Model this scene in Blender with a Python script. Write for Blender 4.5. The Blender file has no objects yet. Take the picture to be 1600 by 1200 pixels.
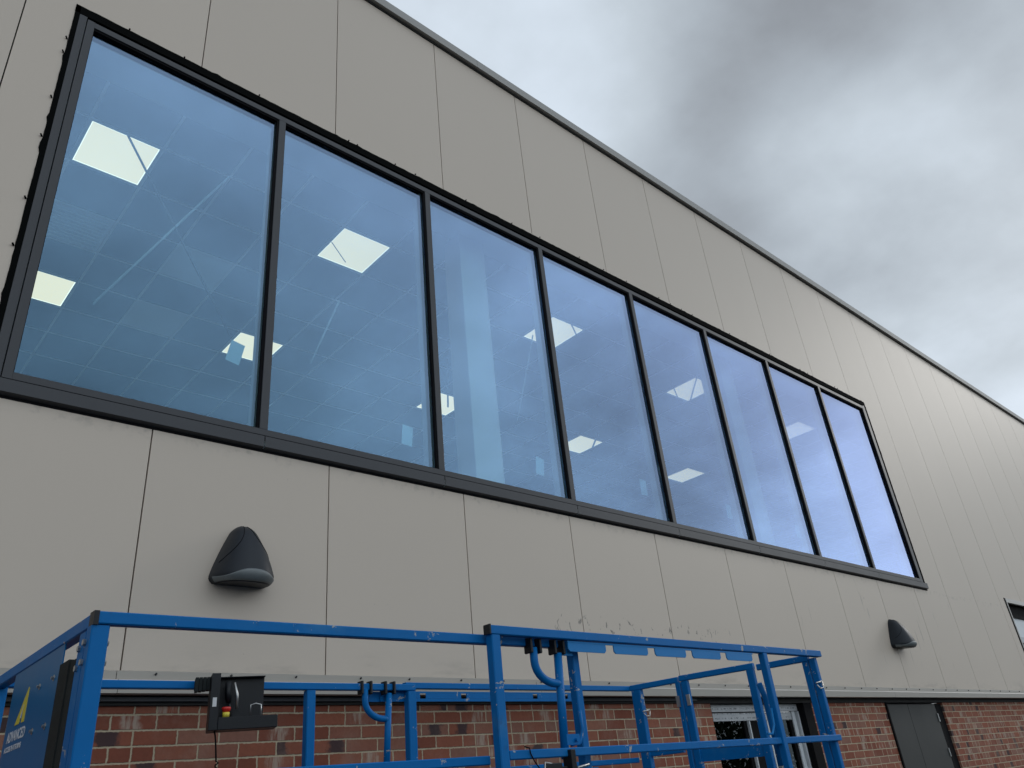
import bpy, bmesh, math, random
from mathutils import Vector, Matrix
random.seed(7)
sc = bpy.context.scene
col = sc.collection
rad = math.radians

# ------------------------------------------------------------ camera
def cam_setup():
    a, b, c = -0.7751, 0.4846, 0.1036
    Rz = Matrix.Rotation(a, 3, 'Z'); Rx = Matrix.Rotation(b, 3, 'X'); Ry = Matrix.Rotation(c, 3, 'Y')
    R = Rz @ Rx @ Ry                       # columns: right, forward, up
    r, f, u = R.col[0], R.col[1], R.col[2]
    M = Matrix(((r[0], u[0], -f[0]), (r[1], u[1], -f[1]), (r[2], u[2], -f[2])))
    cd = bpy.data.cameras.new('camera'); cam = bpy.data.objects.new('camera', cd); col.objects.link(cam)
    cam.matrix_world = Matrix.Translation((-1.3796, -4.5366, 1.6)) @ M.to_4x4()
    cd.sensor_width = 36; cd.lens = 1221.2/1600*36; cd.clip_start = .05; cd.clip_end = 5000
    sc.camera = cam
cam_setup()

# ------------------------------------------------------------ world and sun
SUN_EL, SUN_AZ = 23, 101      # azimuth measured clockwise from +y (north): in front of the wall, to the right
sc.view_settings.view_transform = 'Standard'; sc.view_settings.look = 'None'
sc.view_settings.exposure = 0.0; sc.view_settings.gamma = 1
w = bpy.data.worlds.new('World'); sc.world = w; w.use_nodes = True
def world_nodes():
    nt = w.node_tree; N = nt.nodes; L = nt.links
    for n in list(N): N.remove(n)
    out = N.new('ShaderNodeOutputWorld'); bg = N.new('ShaderNodeBackground'); bg.inputs[1].default_value = .1
    L.new(bg.outputs[0], out.inputs[0])
    sky = N.new('ShaderNodeTexSky'); sky.sky_type = 'NISHITA'; sky.sun_disc = False
    sky.sun_elevation = rad(SUN_EL); sky.sun_rotation = rad(SUN_AZ)
    tc = N.new('ShaderNodeTexCoord')
    def M(op, a, b=None, c=None, cl=False):
        n = N.new('ShaderNodeMath'); n.operation = op; n.use_clamp = cl
        for i, v in enumerate((a, b, c)):
            if v is None: continue
            if isinstance(v, (int, float)): n.inputs[i].default_value = v
            else: L.new(v, n.inputs[i])
        return n.outputs[0]
    sep = N.new('ShaderNodeSeparateXYZ'); L.new(tc.outputs['Generated'], sep.inputs[0])
    X, Y, Z = sep.outputs
    den = M('ADD', M('MAXIMUM', Z, 0), .28)
    cx = M('DIVIDE', X, den); cy = M('DIVIDE', Y, den)
    comb = N.new('ShaderNodeCombineXYZ'); L.new(cx, comb.inputs[0]); L.new(cy, comb.inputs[1])
    def noise(scale, det, rough, off, dist=0):
        mp = N.new('ShaderNodeMapping'); mp.inputs[1].default_value = off; L.new(comb.outputs[0], mp.inputs[0])
        n = N.new('ShaderNodeTexNoise'); n.inputs['Scale'].default_value = scale; n.inputs['Detail'].default_value = det
        n.inputs['Roughness'].default_value = rough; n.inputs['Distortion'].default_value = dist
        L.new(mp.outputs[0], n.inputs['Vector']); return n.outputs[0]
    n1 = noise(1.7, 6, .46, (3.1, 1.7, 0), .15); n2 = noise(5.5, 6, .55, (7, 2, 0), .1); n3 = noise(.8, 3, .5, (1, 5, 0))
    v = M('ADD', M('MULTIPLY', M('SUBTRACT', n1, .5), 1.35), M('MULTIPLY', M('SUBTRACT', n2, .5), .45))
    v = M('ADD', v, M('MULTIPLY', M('SUBTRACT', n3, .5), .5))
    # broad bright and dark masses of the cloud deck
    def lobe(d, k, amp):
        vm = N.new('ShaderNodeVectorMath'); vm.operation = 'DOT_PRODUCT'; L.new(tc.outputs['Generated'], vm.inputs[0])
        dv = Vector(d).normalized(); vm.inputs[1].default_value = dv
        return M('MULTIPLY', M('POWER', M('MAXIMUM', vm.outputs['Value'], 0), k), amp)
    for d, k, amp in LOBES: v = M('ADD', v, lobe(d, k, amp))
    v = M('ADD', v, .5)
    cr = N.new('ShaderNodeValToRGB'); L.new(v, cr.inputs[0])
    e = cr.color_ramp.elements
    e[0].position = 0; e[0].color = (.20, .215, .235, 1)
    e[1].position = 1; e[1].color = (.74, .83, .93, 1)
    for p, c in ((.25, (.30, .325, .355)), (.5, (.43, .48, .53)), (.75, (.58, .65, .715))):
        x = e.new(p); x.color = (*c, 1)
    # front of the wall (behind the viewer) the deck is thinner and brighter
    fr = M('MULTIPLY_ADD', M('MULTIPLY', M('MAXIMUM', M('MULTIPLY', Y, -1), 0), 1, None, True), FRONT, 1.0)
    sc1 = N.new('ShaderNodeVectorMath'); sc1.operation = 'SCALE'; L.new(cr.outputs[0], sc1.inputs[0])
    L.new(M('MULTIPLY', fr, 10.0), sc1.inputs['Scale'])
    mx = N.new('ShaderNodeMix'); mx.data_type = 'RGBA'; mx.inputs[0].default_value = .93
    L.new(sky.outputs[0], mx.inputs[6]); L.new(sc1.outputs[0], mx.inputs[7])
    L.new(mx.outputs[2], bg.inputs[0])
LOBES = [((.40, .46, .79), 22, .44), ((.55, .40, .73), 60, .25), ((.66, .19, .73), 55, -.48), ((.77, .03, .64), 120, -.16), ((.78, .03, .62), 60, .06), ((.778, .175, .60), 130, .50), ((.88, .17, .44), 150, .20),
         ((.79, .253, .553), 160, .05), ((.93, .17, .33), 60, .35), ((.86, .10, .50), 160, -.12), ((.84, .20, .50), 300, -.1), ((.709, .257, .657), 250, .15), ((.93, -.28, .24), 22, .22), ((.70, -.56, .44), 60, -.06), ((.62, -.6, .52), 120, .12), ((.83, -.42, .36), 200, -.14)]
FRONT = 1.65
world_nodes()
sd = bpy.data.lights.new('sun', 'SUN'); sd.energy = .4; sd.angle = rad(12); sd.color = (1, .97, .92)
sun = bpy.data.objects.new('sun', sd); col.objects.link(sun)
az, el = rad(SUN_AZ), rad(SUN_EL)
sv = Vector((math.sin(az)*math.cos(el), math.cos(az)*math.cos(el), math.sin(el)))
sun.rotation_euler = sv.to_track_quat('Z', 'Y').to_euler(); sun.location = (5, -20, 20)

# ------------------------------------------------------------ materials
class NB:
    def __init__(s, name):
        s.m = bpy.data.materials.new(name); s.m.use_nodes = True; s.nt = s.m.node_tree; s.N = s.nt.nodes; s.L = s.nt.links
        s.p = s.N['Principled BSDF']; s.out = s.N['Material Output']
        s.tc = s.N.new('ShaderNodeTexCoord')
    def new(s, t, **k):
        n = s.N.new(t)
        for a, b in k.items(): setattr(n, a, b)
        return n
    def put(s, sock, v):
        if isinstance(v, (int, float)): sock.default_value = v
        elif isinstance(v, tuple): sock.default_value = v if len(v) != 3 or sock.type == 'VECTOR' else (*v, 1)
        else: s.L.new(v, sock)
    def M(s, op, a, b=None, c=None, cl=False):
        n = s.new('ShaderNodeMath', operation=op, use_clamp=cl)
        for i, v in enumerate((a, b, c)):
            if v is not None: s.put(n.inputs[i], v)
        return n.outputs[0]
    def noise(s, scale, det=4, rough=.5, vec=None, stretch=None, dist=0):
        v = vec or s.tc.outputs['Object']
        if stretch:
            mp = s.new('ShaderNodeMapping'); mp.inputs[3].default_value = stretch; s.L.new(v, mp.inputs[0]); v = mp.outputs[0]
        n = s.new('ShaderNodeTexNoise'); n.inputs['Scale'].default_value = scale; n.inputs['Detail'].default_value = det
        n.inputs['Roughness'].default_value = rough; n.inputs['Distortion'].default_value = dist; s.L.new(v, n.inputs['Vector'])
        return n.outputs[0]
    def ss(s, v, a, b):     # smoothstep
        n = s.new('ShaderNodeMapRange', interpolation_type='SMOOTHSTEP')
        s.put(n.inputs[0], v); n.inputs[1].default_value = a; n.inputs[2].default_value = b
        return n.outputs[0]
    def mix(s, f, a, b, mode='MIX'):
        n = s.new('ShaderNodeMix', data_type='RGBA', blend_type=mode)
        s.put(n.inputs[0], f); s.put(n.inputs[6], a); s.put(n.inputs[7], b); return n.outputs[2]
    def bump(s, h, strength=.3, dist=.01):
        b = s.new('ShaderNodeBump'); b.inputs['Strength'].default_value = strength; b.inputs['Distance'].default_value = dist
        s.L.new(h, b.inputs['Height']); s.L.new(b.outputs[0], s.p.inputs['Normal']); return b
    def fin(s, base, rough=.5, metal=0, spec=.5, coat=0):
        s.put(s.p.inputs['Base Color'], base); s.put(s.p.inputs['Roughness'], rough)
        s.put(s.p.inputs['Metallic'], metal); s.put(s.p.inputs['Specular IOR Level'], spec); s.p.inputs['Coat Weight'].default_value = coat
        return s.m

def simple(name, c, rough=.5, metal=0, spec=.5, var=.12, scale=6, bump=0):
    b = NB(name); n = b.noise(scale, 5, .6)
    d = tuple(x*(1-var) for x in c); l = tuple(min(1, x*(1+var)) for x in c)
    m = b.fin(b.mix(n, d, l), b.M('MULTIPLY_ADD', n, .15, rough-.07), metal, spec)
    if bump: b.bump(b.noise(scale*8, 3), bump, .002)
    return m

def m_panel():
    b = NB('champagne_cladding')
    pos = b.new('ShaderNodeNewGeometry').outputs['Position']
    sep = b.new('ShaderNodeSeparateXYZ'); b.L.new(pos, sep.inputs[0]); X, Y, Z = sep.outputs
    big = b.noise(.5, 3, .5, pos); fine = b.noise(60, 2, .5, pos, (1, 1, .15))
    rnd = b.new('ShaderNodeObjectInfo').outputs['Random']
    v = b.M('ADD', b.M('MULTIPLY', b.M('SUBTRACT', big, .5), .06), b.M('MULTIPLY', b.M('SUBTRACT', rnd, .5), .035))
    v = b.M('ADD', b.M('ADD', v, b.M('MULTIPLY', b.M('SUBTRACT', fine, .5), .02)), 1)
    base = b.mix(1, (.505, .436, .362), b.new('ShaderNodeCombineXYZ').outputs[0], 'MULTIPLY')
    cx = [n for n in b.N if n.bl_idname == 'ShaderNodeCombineXYZ'][0]
    for i in range(3): b.L.new(v, cx.inputs[i])
    # scuffs: a low band of short smudges, and runs under the window
    sn = b.noise(9, 5, .65, pos, (1, 1, .45), .6); gate = b.noise(1.3, 2, .5, pos)
    band = b.M('MULTIPLY', b.ss(Z, 2.66, 2.74), b.M('SUBTRACT', 1, b.ss(Z, 2.86, 2.92)))
    bx = b.M('MULTIPLY', b.ss(X, 3.2, 3.35), b.M('SUBTRACT', 1, b.ss(X, 5.6, 5.9)))
    s1 = b.M('MULTIPLY', b.M('MULTIPLY', band, bx), b.ss(b.noise(16, 3, .6, pos, (1.3, 1, .8), .5), .60, .66))
    runs = b.noise(7, 4, .6, pos, (2.2, 1, .22), .8)
    rz = b.M('MULTIPLY', b.ss(X, 6.6, 7.4), b.M('MULTIPLY', b.ss(Z, 2.5, 2.9), b.M('SUBTRACT', 1, b.ss(Z, 3.72, 3.78))))
    rz = b.M('MULTIPLY', rz, b.M('SUBTRACT', 1, b.ss(X, 11.5, 12.5)))
    s2 = b.M('MULTIPLY', b.M('MULTIPLY', rz, b.ss(runs, .635, .70)), b.ss(gate, .42, .6))
    low = b.M('MULTIPLY', b.M('SUBTRACT', 1, b.ss(Z, 2.36, 2.55)), b.ss(b.noise(3, 5, .65, pos, (.4, 1, 1.5)), .5, .72))
    under = b.M('MULTIPLY', b.M('MULTIPLY', b.ss(Z, 3.66, 3.76), b.M('SUBTRACT', 1, b.ss(Z, 3.77, 3.78))), b.ss(b.noise(12, 4, .6, pos), .5, .68))
    spots = b.ss(b.noise(22, 3, .5, pos), .735, .76)
    dirt = b.M('MAXIMUM', b.M('MULTIPLY', s1, .75), b.M('MAXIMUM', b.M('MULTIPLY', s2, .6), b.M('MAXIMUM', b.M('MULTIPLY', low, .36), b.M('MAXIMUM', b.M('MULTIPLY', under, .3), b.M('MULTIPLY', spots, .22)))))
    base = b.mix(dirt, base, (.10, .095, .085))
    m = b.fin(base, b.M('MULTIPLY_ADD', fine, .08, .47), .0, .6)
    h = b.M('ADD', b.noise(1.1, 2, .5, pos, (1, 1, .35)), b.M('MULTIPLY', b.noise(400, 2, .5, pos), .01))
    b.bump(h, .25, .02)
    return m

def m_brick():
    b = NB('red_brickwork')
    pos = b.new('ShaderNodeNewGeometry').outputs['Position']
    sep0 = b.new('ShaderNodeSeparateXYZ'); b.L.new(pos, sep0.inputs[0])
    wob = b.M('MULTIPLY', b.M('SUBTRACT', b.noise(9, 3, .6, pos), .5), .013)
    wob2 = b.M('MULTIPLY', b.M('SUBTRACT', b.noise(60, 3, .6, pos), .5), .010)
    X = b.M('ADD', sep0.outputs[0], b.M('ADD', wob, wob2)); Z = b.M('ADD', sep0.outputs[2], b.M('ADD', b.M('MULTIPLY', wob, .5), wob2))
    BW, BH = .2285, .076
    rz = b.M('DIVIDE', b.M('SUBTRACT', Z, 2.162), BH); row = b.M('FLOOR', rz); fz = b.M('SUBTRACT', rz, row)
    rw = b.M('FRACT', b.M('MULTIPLY', row, .5))
    rx = b.M('ADD', b.M('DIVIDE', b.M('SUBTRACT', X, .113), BW), b.M('ADD', rw, b.M('MULTIPLY', b.M('SINE', b.M('MULTIPLY', row, 12.9)), .04)))
    cl = b.M('FLOOR', rx); fx = b.M('SUBTRACT', rx, cl)
    ex = b.M('MULTIPLY', b.M('SUBTRACT', .5, b.M('ABSOLUTE', b.M('SUBTRACT', fx, .5))), BW)
    ez = b.M('MULTIPLY', b.M('SUBTRACT', .5, b.M('ABSOLUTE', b.M('SUBTRACT', fz, .5))), BH)
    ids = b.new('ShaderNodeCombineXYZ'); b.L.new(cl, ids.inputs[0]); b.L.new(row, ids.inputs[1])
    wn = b.new('ShaderNodeTexWhiteNoise'); b.L.new(ids.outputs[0], wn.inputs['Vector'])
    rs = b.new('ShaderNodeSeparateColor'); b.L.new(wn.outputs['Color'], rs.inputs[0]); r1, r2, r3 = rs.outputs[:3]
    hd = b.M('MULTIPLY_ADD', b.M('ABSOLUTE', b.M('SUBTRACT', fx, .5)), BW, b.M('MULTIPLY', b.M('LESS_THAN', r3, .84), 1.0))
    edge = b.M('MINIMUM', b.M('MINIMUM', ex, hd), ez); brick = b.ss(edge, .0032, .0065)
    cr = b.new('ShaderNodeValToRGB'); b.L.new(r1, cr.inputs[0]); e = cr.color_ramp.elements
    e[0].position = 0; e[0].color = (.22, .070, .042, 1); e[1].position = 1; e[1].color = (.36, .15, .092, 1)
    for p, c in ((.3, (.275, .090, .054)), (.6, (.32, .112, .066)), (.85, (.27, .135, .098))):
        x = e.new(p); x.color = (*c, 1)
    grain = b.noise(45, 5, .65, pos); streak = b.noise(30, 3, .6, pos, (1.6, 1, .25))
    c = b.mix(b.M('MULTIPLY', grain, .5), cr.outputs[0], (.10, .035, .026))
    # dark fired patches on some bricks, pale lime bloom on others
    side = b.M('ADD', fx, b.M('MULTIPLY', b.M('SUBTRACT', b.noise(14, 3, .6, pos), .5), .5))
    dk = b.M('MULTIPLY', b.M('GREATER_THAN', r2, .86), b.M('MULTIPLY', b.ss(b.M('SUBTRACT', side, r3), -.15, -.02), b.M('SUBTRACT', 1, b.ss(b.M('SUBTRACT', side, r3), .28, .42))))
    c = b.mix(b.M('MULTIPLY', dk, .85), c, (.035, .032, .038))
    lm = b.M('MULTIPLY', b.M('LESS_THAN', r2, .26), b.M('SUBTRACT', 1, b.ss(b.M('ABSOLUTE', b.M('SUBTRACT', side, b.M('MULTIPLY_ADD', r3, .6, .2))), .10, .30)))
    lm = b.M('MULTIPLY', lm, b.ss(streak, .36, .62))
    c = b.mix(b.M('MULTIPLY', lm, .75), c, (.42, .36, .29))
    haze_ = b.M('MULTIPLY', b.ss(b.noise(3.0, 6, .7, pos), .45, .75), .38)
    c = b.mix(haze_, c, (.32, .22, .17))
    mort = b.mix(b.noise(30, 4, .6, pos), (.34, .27, .18), (.54, .46, .33))
    m = b.fin(b.mix(brick, mort, c), .88, 0, .25)
    h = b.M('ADD', b.M('MULTIPLY', brick, 1.0), b.M('MULTIPLY', grain, .25))
    b.bump(h, .8, .006)
    return m

def m_glass(name, refl, tint, a, k, rough=.0, pw=3.0):
    b = NB(name); b.N.remove(b.p)
    lw = b.new('ShaderNodeLayerWeight'); lw.inputs[0].default_value = .5
    f = b.M('MULTIPLY_ADD', b.M('POWER', lw.outputs['Facing'], pw), k, a, True)
    tr = b.new('ShaderNodeBsdfTransparent'); tr.inputs[0].default_value = (*tint, 1)
    gl = b.new('ShaderNodeBsdfGlossy'); gl.inputs['Roughness'].default_value = rough
    g2 = b.mix(lw.outputs['Facing'], refl[0], refl[1]); b.L.new(g2, gl.inputs[0])
    bp = b.new('ShaderNodeBump'); bp.inputs['Strength'].default_value = .06; bp.inputs['Distance'].default_value = .02
    b.L.new(b.noise(.9, 1, .4), bp.inputs['Height']); b.L.new(bp.outputs[0], gl.inputs['Normal'])
    mx = b.new('ShaderNodeMixShader'); b.L.new(f, mx.inputs[0]); b.L.new(tr.outputs[0], mx.inputs[1]); b.L.new(gl.outputs[0], mx.inputs[2])
    b.L.new(mx.outputs[0], b.out.inputs[0]); return b.m

def m_emit(name, c, s):
    b = NB(name); b.N.remove(b.p)
    e = b.new('ShaderNodeEmission'); e.inputs[0].default_value = (*c, 1); e.inputs[1].default_value = s
    b.L.new(e.outputs[0], b.out.inputs[0]); return b.m

def m_blue():
    b = NB('worn_blue_paint'); pos = b.new('ShaderNodeNewGeometry').outputs['Position']
    n = b.noise(5, 5, .6, pos); c = b.mix(n, (.0003, .105, .32), (.0004, .14, .41))
    chip = b.ss(b.noise(11, 6, .7, pos, None, .5), .626, .640)
    chalk = b.M('MULTIPLY', b.ss(b.noise(2.3, 5, .65, pos, (.6, 1, 1)), .56, .72), .38)
    c = b.mix(chalk, c, (.06, .20, .36))
    grime = b.M('MULTIPLY', b.ss(b.noise(17, 5, .7, pos), .58, .75), .35)
    c = b.mix(grime, c, (.02, .05, .11))
    c = b.mix(b.M('MULTIPLY', chip, .8), c, (.42, .40, .34))
    rust = b.ss(b.noise(26, 4, .6, pos), .755, .775); c = b.mix(rust, c, (.10, .05, .03))
    m = b.fin(c, b.M('MULTIPLY_ADD', n, .25, .34), 0, .14); b.bump(b.noise(70, 3, .6, pos), .12, .002); return m

def m_film():
    b = NB('taped_protective_film'); pos = b.new('ShaderNodeNewGeometry').outputs['Position']
    sep = b.new('ShaderNodeSeparateXYZ'); b.L.new(pos, sep.inputs[0]); X, Y, Z = sep.outputs
    rows = b.M('SUBTRACT', 1, b.ss(b.M('ABSOLUTE', b.M('SUBTRACT', b.M('FRACT', b.M('DIVIDE', Z, .042)), .5)), .12, .2))
    words = b.ss(b.M('FRACT', b.M('DIVIDE', X, .105)), .22, .26)
    dash = b.ss(b.noise(75, 2, .5, pos, (1.2, 1, .6)), .47, .55)
    k = b.M('MULTIPLY', b.M('MULTIPLY', rows, words), dash)
    c = b.mix(b.noise(8, 5, .6, pos), (.30, .32, .34), (.55, .57, .58)); c = b.mix(b.M('MULTIPLY', k, .8), c, (.05, .055, .07))
    m = b.fin(c, .35, 0, .5); b.bump(b.noise(14, 4, .6, pos, (1, 1, 2)), .5, .01); return m

MAT = dict(
    panel=m_panel(), brick=m_brick(), blue=m_blue(), film=m_film(),
    joint=simple('dark_joint_sealant', (.02, .02, .019), .8),
    coping=simple('pale_grey_coping_metal', (.33, .325, .31), .62, 0, .25, .05, 1.5),
    flash=simple('beige_flashing_metal', (.31, .29, .255), .48, 0, .5, .08, 2),
    flashlip=simple('flashing_bright_lip', (.45, .43, .40), .4, 0, .5, .05, 2),  # paler copy of flash; on the lip it paints caught sky light
    frame=simple('anthracite_frame_coating', (.034, .037, .043), .45, 0, .38, .1, 3),
    gasket=simple('black_rubber_gasket', (.004, .004, .005), .8, 0, .12, .3, 20),
    membrane=simple('ragged_black_membrane', (.003, .0035, .0035), .95, 0, .05, .4, 15, .3),
    glass=m_glass('blue_tinted_glazing', ((.38, .68, .98), (.66, .66, 1.0)), (.82, .92, .92), .06, 1.45, 0, 2.0),
    glass2=m_glass('dark_window_glass', ((.7, .8, .85), (.9, .95, 1)), (.30, .33, .35), .04, .28),
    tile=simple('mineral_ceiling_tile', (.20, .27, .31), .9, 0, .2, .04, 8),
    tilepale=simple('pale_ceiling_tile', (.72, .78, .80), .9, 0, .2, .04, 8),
    grid=simple('white_ceiling_grid', (.86, .90, .90), .5, 0, .4, .04, 3),
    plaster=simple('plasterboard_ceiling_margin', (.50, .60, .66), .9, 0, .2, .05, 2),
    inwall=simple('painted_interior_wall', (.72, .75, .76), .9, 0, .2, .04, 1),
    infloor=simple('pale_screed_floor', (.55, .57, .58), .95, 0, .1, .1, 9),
    colpaint=simple('white_painted_column', (.55, .60, .61), .6, 0, .4, .05, 2),
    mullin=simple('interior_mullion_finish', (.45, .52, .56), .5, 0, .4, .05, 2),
    led=m_emit('led_diffuser_glow', (1.0, .83, .585), 1.22),
    ledrim=m_emit('led_edge_glow', (1.0, .97, .82), 1.6),
    ledframe=simple('white_light_frame', (.7, .72, .72), .4),
    black=simple('black_plastic', (.005, .0065, .009), .42, 0, .3, .2, 12),
    lamp=simple('charcoal_lamp_casting', (.010, .014, .020), .48, 0, .32, .15, 25, .15),
    lens=simple('grey_prismatic_lens', (.12, .138, .142), .5, 0, .6, .2, 40, .3),
    steel=simple('bare_zinc_steel', (.45, .45, .44), .32, .9, .5, .15, 30),
    darksteel=simple('dark_steel_rod', (.10, .12, .14), .5, .3, .5, .1, 10),
    palerod=simple('pale_wire', (.40, .50, .55), .5, 0, .5, .1, 10),
    rubber=simple('scuffed_black_rubber', (.018, .022, .022), .8, 0, .2, .5, 22, .5),
    endplate=simple('dark_blue_sheet', (.0006, .115, .29), .35, 0, .12, .12, 3),
    slot=simple('sky_blue_slotted_plate', (.008, .17, .44), .45, 0, .2, .12, 5),
    yellow=simple('yellow_decal', (.62, .52, .05), .5), white=simple('white_decal', (.62, .66, .72), .5),
    red=simple('red_button_plastic', (.55, .02, .015), .3), sticker=simple('pale_blue_sticker', (.42, .62, .70), .6),
    door=simple('dark_grey_door_coating', (.030, .032, .031), .5, 0, .3, .08, 2),
    whiteframe=simple('white_window_frame', (.55, .58, .60), .4, 0, .5, .08, 4),
    asphalt=simple('worn_asphalt', (.06, .06, .058), .92, 0, .3, .25, 30, .6),
    tyre=simple('tyre_rubber', (.02, .02, .02), .85), dark=simple('dark_interior', (.012, .012, .013), .9),
    bark=simple('tree_bark', (.07, .05, .035), .9, 0, .2, .3, 9), leaf=simple('tree_leaves', (.04, .07, .022), .6, 0, .3, .4, 2),
    label=simple('white_paper_label', (.6, .6, .6), .6),
)

# ------------------------------------------------------------ mesh helpers
class MB:
    def __init__(s): s.v = []; s.f = []; s.mi = []; s.mats = []; s.g = []
    def _m(s, m):
        if m is None: return 0
        if m not in s.mats: s.mats.append(m)
        return s.mats.index(m)
    def add(s, vs, fs, m=None):
        o = len(s.v); fo = len(s.f); s.v += [tuple(x) for x in vs]; k = s._m(m)
        for f in fs: s.f.append([i+o for i in f]); s.mi.append(k)
        s.g.append((o, fo, len(s.v), len(s.f))); return s
    def box(s, x0, x1, y0, y1, z0, z1, m=None):
        return s.add([(x0,y0,z0),(x1,y0,z0),(x1,y1,z0),(x0,y1,z0),(x0,y0,z1),(x1,y0,z1),(x1,y1,z1),(x0,y1,z1)],
              [(0,3,2,1),(4,5,6,7),(0,1,5,4),(1,2,6,5),(2,3,7,6),(3,0,4,7)], m)
    def bar(s, a, b, w, h=None, up=(0, 0, 1), m=None, bev=0):
        """rectangular section bar from a to b (centre line); w across, h along up"""
        a, b = Vector(a), Vector(b); h = h or w; d = (b-a).normalized(); u = Vector(up)
        if abs(d.dot(u)) > .99: u = Vector((0, 1, 0))
        sx = d.cross(u).normalized(); u = sx.cross(d).normalized()
        if bev:
            pr = []
            for cx, cy in ((1, 1), (-1, 1), (-1, -1), (1, -1)):
                q = [(cx*(w/2-bev), cy*h/2), (cx*w/2, cy*(h/2-bev))]
                if cx*cy > 0: q.reverse()
                pr += q
        else: pr = [(w/2, h/2), (-w/2, h/2), (-w/2, -h/2), (w/2, -h/2)]
        n = len(pr); vs = [p + sx*x + u*y for p in (a, b) for x, y in pr]
        fs = [(i, (i+1) % n, n+(i+1) % n, n+i) for i in range(n)] + [tuple(range(n))[::-1], tuple(range(n, 2*n))]
        return s.add(vs, fs, m)
    def tube(s, pts, r, n=12, m=None, caps=True):
        pts = [Vector(p) for p in pts]; rings = []
        prev = None
        for i, p in enumerate(pts):
            d = (pts[min(i+1, len(pts)-1)] - pts[max(i-1, 0)]).normalized()
            if prev is None: u = d.orthogonal().normalized()
            else: u = (prev - d*prev.dot(d)).normalized()
            prev = u; v = d.cross(u); rr = r[i] if isinstance(r, (list, tuple)) else r
            rings.append([p + (u*math.cos(2*math.pi*k/n) + v*math.sin(2*math.pi*k/n))*rr for k in range(n)])
        vs = [q for g in rings for q in g]; fs = []
        for i in range(len(rings)-1):
            for k in range(n): fs.append((i*n+k, i*n+(k+1) % n, (i+1)*n+(k+1) % n, (i+1)*n+k))
        if caps: fs += [tuple(range(n))[::-1], tuple(range(len(vs)-n, len(vs)))]
        return s.add(vs, fs, m)
    def prism(s, poly, y0, y1, m=None):     # polygon in x,z extruded along y
        n = len(poly); vs = [(x, y0, z) for x, z in poly] + [(x, y1, z) for x, z in poly]
        fs = [tuple(range(n)), tuple(range(n, 2*n))[::-1]] + [(i, n+i, n+(i+1) % n, (i+1) % n) for i in range(n)]
        return s.add(vs, fs, m)
    def build(s, name, m, parent=None, smooth=False, bevel=0):
        me = bpy.data.meshes.new(name); me.from_pydata(s.v, [], s.f)
        if s.mats:
            for x in s.mats: me.materials.append(MAT[x])
            for p, i in zip(me.polygons, s.mi): p.material_index = i
        else: me.materials.append(MAT[m])
        bm = bmesh.new(); bm.from_mesh(me); bmesh.ops.recalc_face_normals(bm, faces=bm.faces)
        bm.to_mesh(me); bm.free()
        if smooth:
            for p in me.polygons: p.use_smooth = True
        me.update(); o = bpy.data.objects.new(name, me); col.objects.link(o)
        if bevel:
            bv = o.modifiers.new('bevel', 'BEVEL'); bv.width = bevel; bv.segments = 2; bv.limit_method = 'ANGLE'
        if parent: o.parent = parent; o.matrix_parent_inverse = Matrix.Translation(-world_loc(parent))
        return o
    def each(s, name, m, parent=None, smooth=False, bevel=0, step=1):
        """one object per added shape (or per `step` shapes)"""
        for g in range(0, len(s.g), step):
            gs = s.g[g:g+step]; v0, f0 = gs[0][0], gs[0][1]; v1, f1 = gs[-1][2], gs[-1][3]
            k = MB(); k.v = s.v[v0:v1]; k.f = [[i-v0 for i in f] for f in s.f[f0:f1]]; k.mats = s.mats; k.mi = s.mi[f0:f1]
            k.build(name, m, parent, smooth, bevel)
def world_loc(o):      # meshes are modelled in world coordinates, only Empties carry a location
    return o.location.copy() if o.type == 'EMPTY' else Vector((0, 0, 0))
def tag(o, label=None, cat=None, group=None, kind=None):
    if label: o['label'] = label
    if cat: o['category'] = cat
    if group: o['group'] = group
    if kind: o['kind'] = kind
    return o
def empty(name, loc, label, cat, group=None):
    o = bpy.data.objects.new(name, None); col.objects.link(o); o.location = loc; o.empty_display_size = .2
    return tag(o, label, cat, group)

# ------------------------------------------------------------ ground
g = MB().add([(-400, -400, 0), (400, -400, 0), (400, 400, 0), (-400, 400, 0)], [(0, 1, 2, 3)]).build('ground', 'asphalt')
tag(g, kind='structure')

# ------------------------------------------------------------ building
ZB, ZT = 2.363, 9.037               # cladding bottom and top
WX0, WX1, WZ0, WZ1 = -.91, 11.30, 3.765, 6.915   # strip window opening
SX0, SX1, SZ0, SZ1 = 14.67, 17.9, 2.62, 3.93     # smaller window at the far end
XL, XR = -7.2, 40.8
B = empty('commercial_building', (0, 0, 0), 'two storey building clad in beige metal panels above red brick', 'building')
GAP = .004
k = int(round(XL/1.2))
while k*1.2 < XR - .01:
    a, b = k*1.2 + GAP, (k+1)*1.2 - GAP; k += 1
    y0, y1 = 0, .06
    def rects(a, b, holes):
        for (hx0, hx1, hz0, hz1) in holes:
            if a < hx1 and b > hx0:
                l = max(a, hx0); r = min(b, hx1)
                if l <= a + 1e-6 and r >= b - 1e-6: return [[(a, b, ZB, hz0)], [(a, b, hz1, ZT)]]
                out = [(l, r, ZB, hz0), (l, r, hz1, ZT)]
                if l > a: out.append((a, l, ZB, ZT))
                if r < b: out.append((r, b, ZB, ZT))
                return [out]
        return [[(a, b, ZB, ZT)]]
    for piece in rects(a, b, [(WX0, WX1, WZ0, WZ1), (SX0, SX1, SZ0, SZ1)]):
        m = MB()
        for (x0, x1, z0, z1) in piece: m.box(x0, x1, y0, y1, z0, z1)
        m.build('cladding_panel', 'panel', B)
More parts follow.
